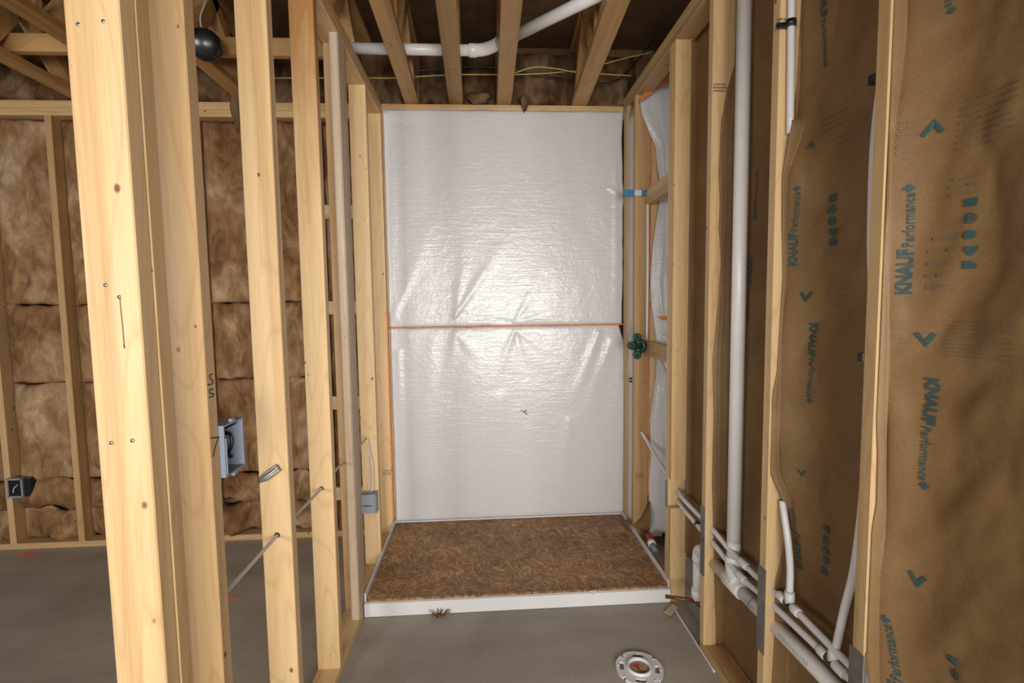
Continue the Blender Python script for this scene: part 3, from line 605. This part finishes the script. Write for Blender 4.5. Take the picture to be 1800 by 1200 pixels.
# high riser by the third stud with a black clamp
hp = empty('riser_pipe', (W+.06, -1.68, 2.1), 'short white riser held by a black clamp on the third right stud', 'pipe')
a1 = aY(1391, 0, -1.667); a2 = aY(1389, 205, -1.667); a0 = a1+(a1-a2)*1.2
MB().tube([a0, a1, a2, a2+(a2-a1)*.15], .0105, 12).build('pipe', PEX, hp)
cz = aY(1390, 41, -1.672); MB().tube([cz+Vector((0, 0, -.009)), cz+Vector((0, 0, .009))], .0155, 12).build('clamp_ring', BLACK, hp); MB().box(cz.x-.035, cz.x-.008, -1.668, -1.655, cz.z-.008, cz.z+.006, 0, .002).build('clamp_tail', BLACK, hp)
for u, v, yy, lab in ((1508, 627, -2.02, 'small black pipe clip on the fourth right stud at mid height'), (1532, 138, -2.02, 'small black pipe clip high on the fourth right stud')):
    k_ = aX(u+6, v, W+.006); e_ = empty('pipe_clip', k_, lab, 'clip', 'pipe clips on the fourth right stud'); MB().box(W-.001, W+.016, -2.025, -2.004, k_.z-.01, k_.z+.01, 2, .002).build('body', BLACK, e_); MB().tube([(W+.012, -2.0, k_.z), (W+.03, -2.0, k_.z)], .004, 6).build('nail', STEEL, e_)
# stub out for the toilet supply
sa = aX(1172, 1048, W-.10); s_b = Vector((W+.05, sa.y-.03, sa.z-.015))
so = empty('supply_stub', (sa.x, sa.y, sa.z-.02), 'dark brown pipe stub sticking out of the right wall near the floor', 'pipe stub')
MB().tube([sa, s_b], .0085, 12, radii=[.0085, .0095]).build('pipe', COPPER, so); MB().tube([sa+(sa-s_b)*.0, sa-(s_b-sa)*.02, sa-(s_b-sa)*.04], .009, 12, radii=[.010, .010, .006]).build('cap', COPPER, so)
MB().tube([s_b-Vector((.03, 0, 0)), s_b+Vector((.012, -.004, -.004))], .024, 12, radii=[.012, .028]).build('flange', COPPER, so)
MB().prism([(W+.03, s_b.y-.02, s_b.z-.055), (W+.03, s_b.y-.075, s_b.z-.04), (W+.03, s_b.y-.07, s_b.z+.03), (W+.03, s_b.y-.03, s_b.z+.005)], (.004, 0, 0)).build('orange_tag', ORPAINT, so, fix=True)
# gasket bead and scraps on the floor
gk = [aZ(u, v, .004) for u, v in ((1190, 1070), (1198, 1085), (1205, 1095), (1218, 1120), (1240, 1155), (1258, 1180))]
gk = [Vector((W-.004+.003*N3(i, 3, 1), g.y, .004)) for i, g in enumerate(gk)]
tag(MB().tube(spline(gk, 4), .0045, 6).build('sill_gasket', TAPEW), 'thin white sealer line along the foot of the right wall', 'sill gasket')
def scrap(name, pts, h, mat, lab, cat): return tag(MB().prism(pts, h).build(name, mat, fix=True), lab, cat)
scrap('cardboard_scrap', [aZ(u, v, .006) for u, v in ((1168, 1076), (1182, 1062), (1192, 1068), (1179, 1082))], (0, 0, .004), CARD, 'beige cardboard scrap on the floor by the base front corner', 'scrap')
scrap('tape_scrap', [Vector((p.x, -PD-.0085, p.z)) for p in (aY(u, v, -PD-.009) for u, v in ((1035, 1038), (1049, 1036), (1048, 1041), (1041, 1045), (1037, 1042)))], (0, -.002, 0), CARD, 'torn tan paper bit stuck on the base front', 'scrap')
fb = aZ(774, 1084, .0)
fl = MB()
for k in range(14):
    a = rnd(0, 6.28); c = Vector((fb.x+rnd(-.02, .02), fb.y+rnd(-.01, .01), .003)); fl.tube(spline([c, c+Vector((.02*math.cos(a), .012*math.sin(a), rnd(.004, .03))), c+Vector((.035*math.cos(a), .03*math.sin(a), rnd(.002, .03)))], 3), .0022, 5)
tag(fl.build('insulation_tuft', FIB), 'pinkish fibre tuft lying on the floor at the base front', 'insulation tuft')

# closet flange
FC = Vector((1.203, -1.290, .0)); FR = .094
cf = empty('toilet_flange', FC, 'round white slotted toilet flange set in the concrete floor', 'toilet flange')
ring = MB(); n = 96; bands = [(.047, .062), (.062, .079), (.079, FR)]
def inslot(a, b):
    a = a % 360
    if b == 1: return any((abs((a-c+180) % 360-180)) < 17 for c in (0, 90, 180, 270))
    if b == 2: return any((abs((a-c+180) % 360-180)) < 3.2 for c in (45, 135, 225, 315))
    return False
ROT = 12
for bi, (r0, r1) in enumerate(bands):
    for k in range(n):
        a0, a1 = 2*math.pi*k/n, 2*math.pi*(k+1)/n
        if inslot(math.degrees((a0+a1)/2)+ROT, bi): continue
        P = [FC+Vector((r*math.cos(a), r*math.sin(a), z)) for z in (.003, .012) for r, a in ((r0, a0), (r1, a0), (r1, a1), (r0, a1))]
        ring.add(P, [(3, 2, 1, 0), (4, 5, 6, 7), (0, 1, 5, 4), (1, 2, 6, 5), (2, 3, 7, 6), (3, 0, 4, 7)])
ring.build('slotted_ring', ACR, cf)
MB().lathe([(.050, .012), (.050, .020), (.046, .022), (.041, .020), (.040, .008), (.0, .008)], FC, (0, 0, 1), 40).build('hub', ACR, cf)
MB().lathe([(.0395, .0085), (.0395, .0105), (0, .0105)], FC, (0, 0, 1), 36).build('knockout_disc', CARD, cf)
for k in range(8):
    a = math.radians(22.5+45*k+ROT*0+8); c = FC+Vector((.083*math.cos(a), .083*math.sin(a), 0)); MB().lathe([(.0045, .012), (.0045, .0135), (0, .0135)], c, (0, 0, 1), 10).build('boss', PVC, cf)
ca, sa_ = math.cos(-.55), math.sin(-.55)
def em(P, z=.0108): return [FC+Vector((x*ca-y*sa_, x*sa_+y*ca, z)) for x, y in P]
MB().prism(em([(-.032, .004), (-.014, .016), (.0, .002), (.006, -.008), (.026, -.004), (.033, -.010), (.014, -.018), (-.004, -.014), (-.014, -.006)]), (0, 0, .0006)).build('red_emblem', RED, cf, fix=True)
MB().tube([em([(-.012+.010*math.cos(t), .010+.007*math.sin(t))], .0112)[0] for t in [i*.5 for i in range(10)]], .0012, 5).build('emblem_line', RED, cf)
MB().tube([em([(.012+.008*math.cos(t), .006+.006*math.sin(t))], .0112)[0] for t in [i*.5 for i in range(10)]], .0012, 5).build('emblem_line', RED, cf)

# ---------------------------------------------------------------- far room: brown unfaced insulation
def fluffy(name, x0, x1, z0, z1, depth, label, seed, mat=FIB, lump=.03, group='brown insulation in the far wall', y0=.07, nx=None, nz=None):
    nx = nx or max(14, int((x1-x0)/.009)); nz = nz or max(14, int((z1-z0)/.011))
    def fn(s, t):
        x = x0+(x1-x0)*s; z = z0+(z1-z0)*t; ex = min(s, 1-s)*(x1-x0); ez = min(t, 1-t)*(z1-z0)
        e = (1-math.exp(-ex/.045))*(1-math.exp(-ez/.012))
        l = F3(x*5+seed, 1.7, z*3, 3)*lump*1.5+(abs(N3(x*9+seed, 4, z*6))-.3)*lump*1.3+N3(x*26, seed, z*20)*.005
        return (x+.006*N3(z*9, seed, 1)*(1 if 0 < s < 1 else .3), y0-e*(depth+l), z+(.02*N3(x*6, seed, 3)+.012*N3(x*15, seed, 6))*(2.2 if lump > .04 else 1)*(1 if 0 < t < 1 else .7))
    o = MB().grid(fn, nx, nz).build(name, mat, solid=.02, off=-1); tag(o, label, 'insulation', group); return o
bn = [('far left bay beside the black box', BS[0]+T, BS[1]), ('bay between the black box stud and the next stud', BS[1]+T, BS[2]), ('bay just left of the doubled post', BS[2]+T, BS[3]), ('bay hidden behind the doubled post', BS[3]+T, BS[4]), ('bay between the marked stud and the grey strip stud', BS[4]+T, BS[5]), ('bay right of the grey strip stud', BS[5]+T, BS[6]), ('bay behind the ladder blocks', BS[6]+T, BS[7])]
for i, (nm, xa, xb) in enumerate(bn):
    if i == 3: continue
    cuts = [(.04, .24, 'bottom clump'), (.235, .43, 'low clump'), (.425, 1.04, 'middle batt'), (1.035, 1.525, 'upper middle batt'), (1.52, 2.63, 'tall top batt')]
    if i == 6: cuts = [(.04, 2.63, 'single batt')]
    for j, (za, zb, cn) in enumerate(cuts):
        dp = (.06, .065, .045, .04, .04)[j]-(.03 if i == 6 else 0)
        fluffy('insulation_batt', xa+.002, xb-.002, za, zb, dp, 'brown %s in the %s' % (cn, nm), i*7.3+j*3.1, lump=.072 if j < 2 else .034)
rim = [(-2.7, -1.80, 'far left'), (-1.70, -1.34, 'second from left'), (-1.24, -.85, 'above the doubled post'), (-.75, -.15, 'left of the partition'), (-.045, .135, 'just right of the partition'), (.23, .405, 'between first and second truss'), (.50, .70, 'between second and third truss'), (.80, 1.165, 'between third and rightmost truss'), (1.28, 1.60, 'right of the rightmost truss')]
for i, (xa, xb, nm) in enumerate(rim): fluffy('rim_insulation', xa, xb, ZT+.002, 3.06, .06, 'brown fibre stuffed above the back plate, %s' % nm, 40+i*5.7, FIB_SHADE, .05, 'insulation above the back wall plate')

# ---------------------------------------------------------------- electrical
p0, p1 = aX(383, 790, .012), aX(430, 790, .012); zt, zb = aX(400, 745, .012).z, aX(400, 838, .012).z
ya, yb = -2.0225, p1.y
bx = empty('switch_box', (-.03, (ya+yb)/2, zb), 'open blue grey electrical box with black wires beside the marked stud', 'electrical box')
tk = .004
MB().box(-.075, -.071, ya, yb, zb, zt, 2, .0005).build('back_panel', BLUEBOX, bx)
for nm, b_ in (('side_panel', (-.071, .012, ya, ya+tk, zb, zt)), ('side_panel', (-.071, .012, yb-tk, yb, zb, zt)), ('top_panel', (-.071, .012, ya+tk, yb-tk, zt-tk, zt)), ('bottom_panel', (-.071, .012, ya+tk, yb-tk, zb, zb+tk))): MB().box(*b_, 2, .0005).build(nm, BLUEBOX, bx)
MB().box(.002, .014, ya+.004, ya+.008, zb+.006, zt-.03, 2, .001).build('clamp_rail', BLUEBOX, bx)
for zz_ in (zt, zb-.008): MB().box(.004, .012, (ya+yb)/2-.008, (ya+yb)/2+.008, zz_, zz_+.008, 2, .001).build('screw_ear', BLUEBOX, bx)
cx_, cz_ = (ya+yb)/2+.01, (zt+zb)/2
yw = yb-.016; zc = (zt+zb)/2
MB().tube(spline([(-.035, yw, zt-.022), (-.022, yw, zt-.034), (-.010, yw-.004, zc+.022), (-.006, yw-.006, zc+.002), (-.012, yw-.008, zc-.018), (-.028, yw-.008, zc-.024), (-.040, yw-.006, zc-.008), (-.030, yw-.004, zc-.012), (-.014, yw-.010, zc-.026), (-.004, yw-.010, zc-.032)]), .0035, 7).build('wire', BLACK, bx)
MB().tube(spline([(-.042, yw, zc+.012), (-.036, yw, zc-.006), (-.026, yw-.004, zc-.020), (-.012, yw-.004, zc-.022)]), .0045, 7).build('wire', BLACK, bx)
MB().tube(spline([(-.045, yw, zt-.030), (-.030, yw, zt-.026), (-.018, yw-.002, zt-.020), (.004, yw-.002, zt-.010)]), .0025, 6).build('wire', BLACK, bx)
# grey box on the far partition stud
gx = empty('outlet_box', (-.05, -.46, .355), 'small closed grey electrical box on the partition stud beside the shower', 'electrical box')
MB().box(-.086, -.012, -.490, -.4315, .355, .460, 2, .004).build('body', GREYBOX, gx)
MB().box(-.012, -.006, -.492, -.4315, .352, .463, 2, .001).build('rim', GREYBOX, gx); MB().box(-.075, -.03, -.4915, -.4895, .395, .40, 0, .0005).build('embossed_mark', MARK, gx)
for dx in (-.07, -.04): MB().tube([(dx, -.46, .459), (dx, -.46, .468)], .006, 8).build('cable_entry', GREYBOX, gx)
tag(MB().tube(spline([(-.035, -.46, .466), (-.030, -.445, .54), (-.028, -.438, .62), (-.045, -.44, .70), (-.052, -.436, .76)]), .004, 7).build('cable', CABLE), 'white cable looping up from the small grey box', 'cable')
tag(MB().tube(spline([(-.055, -.46, .466), (-.045, -.445, .56), (-.047, -.438, .66), (-.020, -.42, .79), (.0, -.41, .84)]), .003, 7).build('cable', CABLE), 'second thin white cable above the small grey box', 'cable')
# black box far left
p = aY(12, 857, -.02)
kb = empty('junction_box', (-2.29, -.03, .34), 'black open electrical box at the far left stud', 'electrical box')
MB().box(-2.334, -2.215, -.012, .06, .345, .455, 2, .002).build('body', BLACK, kb)
for b_ in ((-2.34, -2.255, -.022, .012, .45, .46), (-2.34, -2.255, -.022, .012, .34, .35), (-2.345, -2.335, -.022, .012, .34, .46), (-2.262, -2.252, -.022, .012, .34, .46)): MB().box(*b_, 2, .001).build('rim', GREYBOX, kb)
MB().box(-2.336, -2.260, -.016, .012, .349, .451, 2, .001).build('back_panel', BLACK, kb)
MB().tube(spline([(-2.31, -.018, .37), (-2.30, -.022, .40), (-2.28, -.019, .42)]), .003, 6).build('wire', CABLE, kb)
# cable through the partition studs
cb = [(-.043, -2.03, .795), (-.045, -1.93, .790), (-.044, -1.64, .790), (-.045, -1.49, .787), (-.044, -1.23, .780), (-.045, -1.02, .788), (-.045, -.86, .772), (-.045, -.5, .775)]
tag(MB().tube(spline(cb), .0052, 8).build('cable', CABLE), 'white cable threaded through the partition studs at knee height', 'cable')
for nm, ss in (('drill_chip_ring', -1.6485), ('drill_chip_ring', -1.2345)): pass
for (st_, yy, zz_) in ((studC, -1.6485, .791), (studD, -1.2345, .780)):
    MB().lathe([(.0085, 0), (.0085, .0008), (0, .0008)], (-.044, yy+.0004, zz_), (0, -1, 0), 14).build('drilled_hole', DARK, st_)
# folded grey strip on stud C
a_, b_ = aY(455, 846, -1.651), aY(491, 820, -1.651); d = (b_-a_).normalized(); nn = Vector((-d.z, 0, d.x))
def tp(s, t): p = a_+(b_-a_)*s+nn*((t-.5)*.024*(.45+.55*min(1, s*3))); p.y -= .003+.006*math.sin(math.pi*s)+.003*math.sin(t*9); return p
tag(MB().grid(tp, 10, 6).build('duct_tape_strip', STEEL, solid=.001), 'crumpled silver grey strip stuck on the partition stud', 'tape strip')
# marker letters on stud B edge
def stroke(pts, nm='marker_letter'): MB().tube(spline([Vector((.0006, p.y, p.z)) for p in (aX(u, v, .0) for u, v in pts)], 4), .0019, 5).build(nm, MARK, studB)
stroke([(372, 657), (367, 660), (369, 666), (373, 670), (371, 675), (363, 676)]); stroke([(374, 684), (367, 685), (368, 691), (374, 692), (372, 697), (366, 698)]); stroke([(369, 770), (376, 769), (384, 768)]); stroke([(382, 769), (377, 785), (373, 803)])
# dark crack on the post
post = [o for o in bpy.data.objects if o.get('label', '').startswith('near half')][0]
MB().tube(spline([Vector((p.x, -2.2441, p.z)) for p in (aY(u, v, -2.244) for u, v in ((211, 522), (213, 545), (216, 575), (219, 612)))], 4), .0012, 5, radii=None).build('crack', COPPER, post)
for u, v in ((186, 501), (210, 522), (196, 778), (233, 774), (138, 43), (182, 38)):
    p = aY(u, v, -2.244); MB().lathe([(.0035, 0), (.0035, .0006), (0, .0006)], (p.x, -2.2445, p.z), (0, -1, 0), 10).build('nail_head', STEEL, post)

# ---------------------------------------------------------------- above: pipe, cap, cables
op = empty('overhead_pipe', (.3, -.5, 2.77), 'white plastic pipe with an elbow lying across the ceiling trusses', 'pipe')
MB().tube([(-.04, -.492, 2.798), (.57, -.492, 2.798)], .0275, 16).build('pipe', PVC, op)
p2 = aZ(1060, -12, 2.80); e0 = Vector((.60, -.495, 2.798))
MB().tube([(.545, -.492, 2.798), (.55, -.492, 2.798), (.585, -.492, 2.798), (.59, -.492, 2.798)], .032, 16, radii=[.028, .033, .033, .028]).build('coupling', PVC, op)
MB().tube(spline([(.58, -.492, 2.798), (.63, -.505, 2.798), (.67, -.535, 2.798), (.70, -.565, 2.798)], 5), .0305, 16).build('elbow', PVC, op)
MB().tube([(.695, -.56, 2.798), (p2.x+.25, p2.y-.25, 2.80)], .0275, 16).build('branch', PVC, op)
bc = aY(361, 79, -.62); 
kc = empty('round_ceiling_box', (bc.x, -.62, bc.z-.05), 'glossy black round cap with a white lead above the partition', 'ceiling box')
MB().lathe([(0, .045), (.045, .044), (.068, .03), (.072, .0), (.070, -.04), (0, -.04)], bc, (.25, -.85, -.35), 24).build('cap', BLACK, kc)
MB().tube(spline([bc+Vector((0, -.02, .05)), bc+Vector((.01, -.05, .10)), bc+Vector((.03, -.03, .2)), bc+Vector((-.02, .0, .28))]), .004, 7).build('lead', CABLE, kc)
def cable(pts, mat, r, lab): tag(MB().tube(spline(pts), r, 7).build('cable', mat), lab, 'cable')
def cc(L, y): return [aY(u, v, y) for u, v in L]
cable(cc([(470, 137), (510, 137), (560, 137), (640, 137), (690, 137), (760, 133), (820, 131), (900, 131), (960, 129), (1010, 125), (1060, 130), (1110, 133)], -.13), YCABLE, .0035, 'long yellow cable strung across the ceiling trusses near the back wall')
cable(cc([(905, 128), (940, 118), (980, 121), (1020, 127), (1060, 113), (1100, 102), (1145, 92)], -.17), YCABLE, .0035, 'yellow cable arching above the third and rightmost trusses')
cable(cc([(700, 128), (770, 121), (840, 117), (900, 122), (960, 131), (1010, 136), (1050, 146), (1085, 140), (1110, 118), (1150, 70)], -.10), BLACK, .0045, 'sagging black cable above the shower ceiling')
# orange paint marks
def splat(name, c, sx, sy, lab, parent=None):
    P = []
    for k in range(22):
        a = 2*math.pi*k/22; r = .6+.5*abs(N3(math.cos(a)*2+c[0]*5, math.sin(a)*2, 1)); P.append((c[0]+sx*r*math.cos(a), c[1]+sy*r*math.sin(a), .0004))
    tag(MB().prism(P, (0, 0, .0006)).build(name, ORPAINT, fix=True), lab, 'paint mark')
q = aZ(52, 972); splat('paint_mark', (q.x, q.y-.02), .07, .035, 'orange paint mark on the concrete by the black box stud')
q = aZ(410, 1050); splat('paint_mark', (q.x, q.y), .03, .02, 'orange paint mark on the concrete seen left of the partition studs')

def lumber_stamp(parent, u, v, y, w=.05, rows=3):
    c = aY(u, v, y); mb = MB()
    for r in range(rows):
        x = -w/2
        while x < w/2:
            l = rnd(.003, .009); mb.box(c.x+x, c.x+x+l, y-.0006, y-.0001, c.z-r*.012, c.z-r*.012+.007, 0, .0001); x += l+rnd(.002, .004)
    mb.build('grade_stamp', INKF, parent)
lumber_stamp(wl, 681, 828, -.042, .055); lumber_stamp(wr, 1265, 150, -1.218); lumber_stamp(wr, 1124, 833, -.249); lumber_stamp(wr, 1379, 36, -1.653)

def tuft(c, sx, sy, sz, label, seed):
    mb = MB(); nu, nv = 22, 16; c = Vector(c)
    def fn(a, b):
        th = 2*math.pi*a; ph = math.pi*b; d = Vector((math.sin(ph)*math.cos(th), math.sin(ph)*math.sin(th), math.cos(ph)))
        r = 1+.35*F3(d.x*1.6+seed, d.y*1.6, d.z*1.6, 3); taper = .35+.65*(d.z+1)/2
        return c+Vector((d.x*sx*r*taper, d.y*sy*r*taper, d.z*sz*r))
    tag(mb.grid(fn, nu, nv).build('insulation_tuft', FIB_SHADE), label, 'insulation tuft')
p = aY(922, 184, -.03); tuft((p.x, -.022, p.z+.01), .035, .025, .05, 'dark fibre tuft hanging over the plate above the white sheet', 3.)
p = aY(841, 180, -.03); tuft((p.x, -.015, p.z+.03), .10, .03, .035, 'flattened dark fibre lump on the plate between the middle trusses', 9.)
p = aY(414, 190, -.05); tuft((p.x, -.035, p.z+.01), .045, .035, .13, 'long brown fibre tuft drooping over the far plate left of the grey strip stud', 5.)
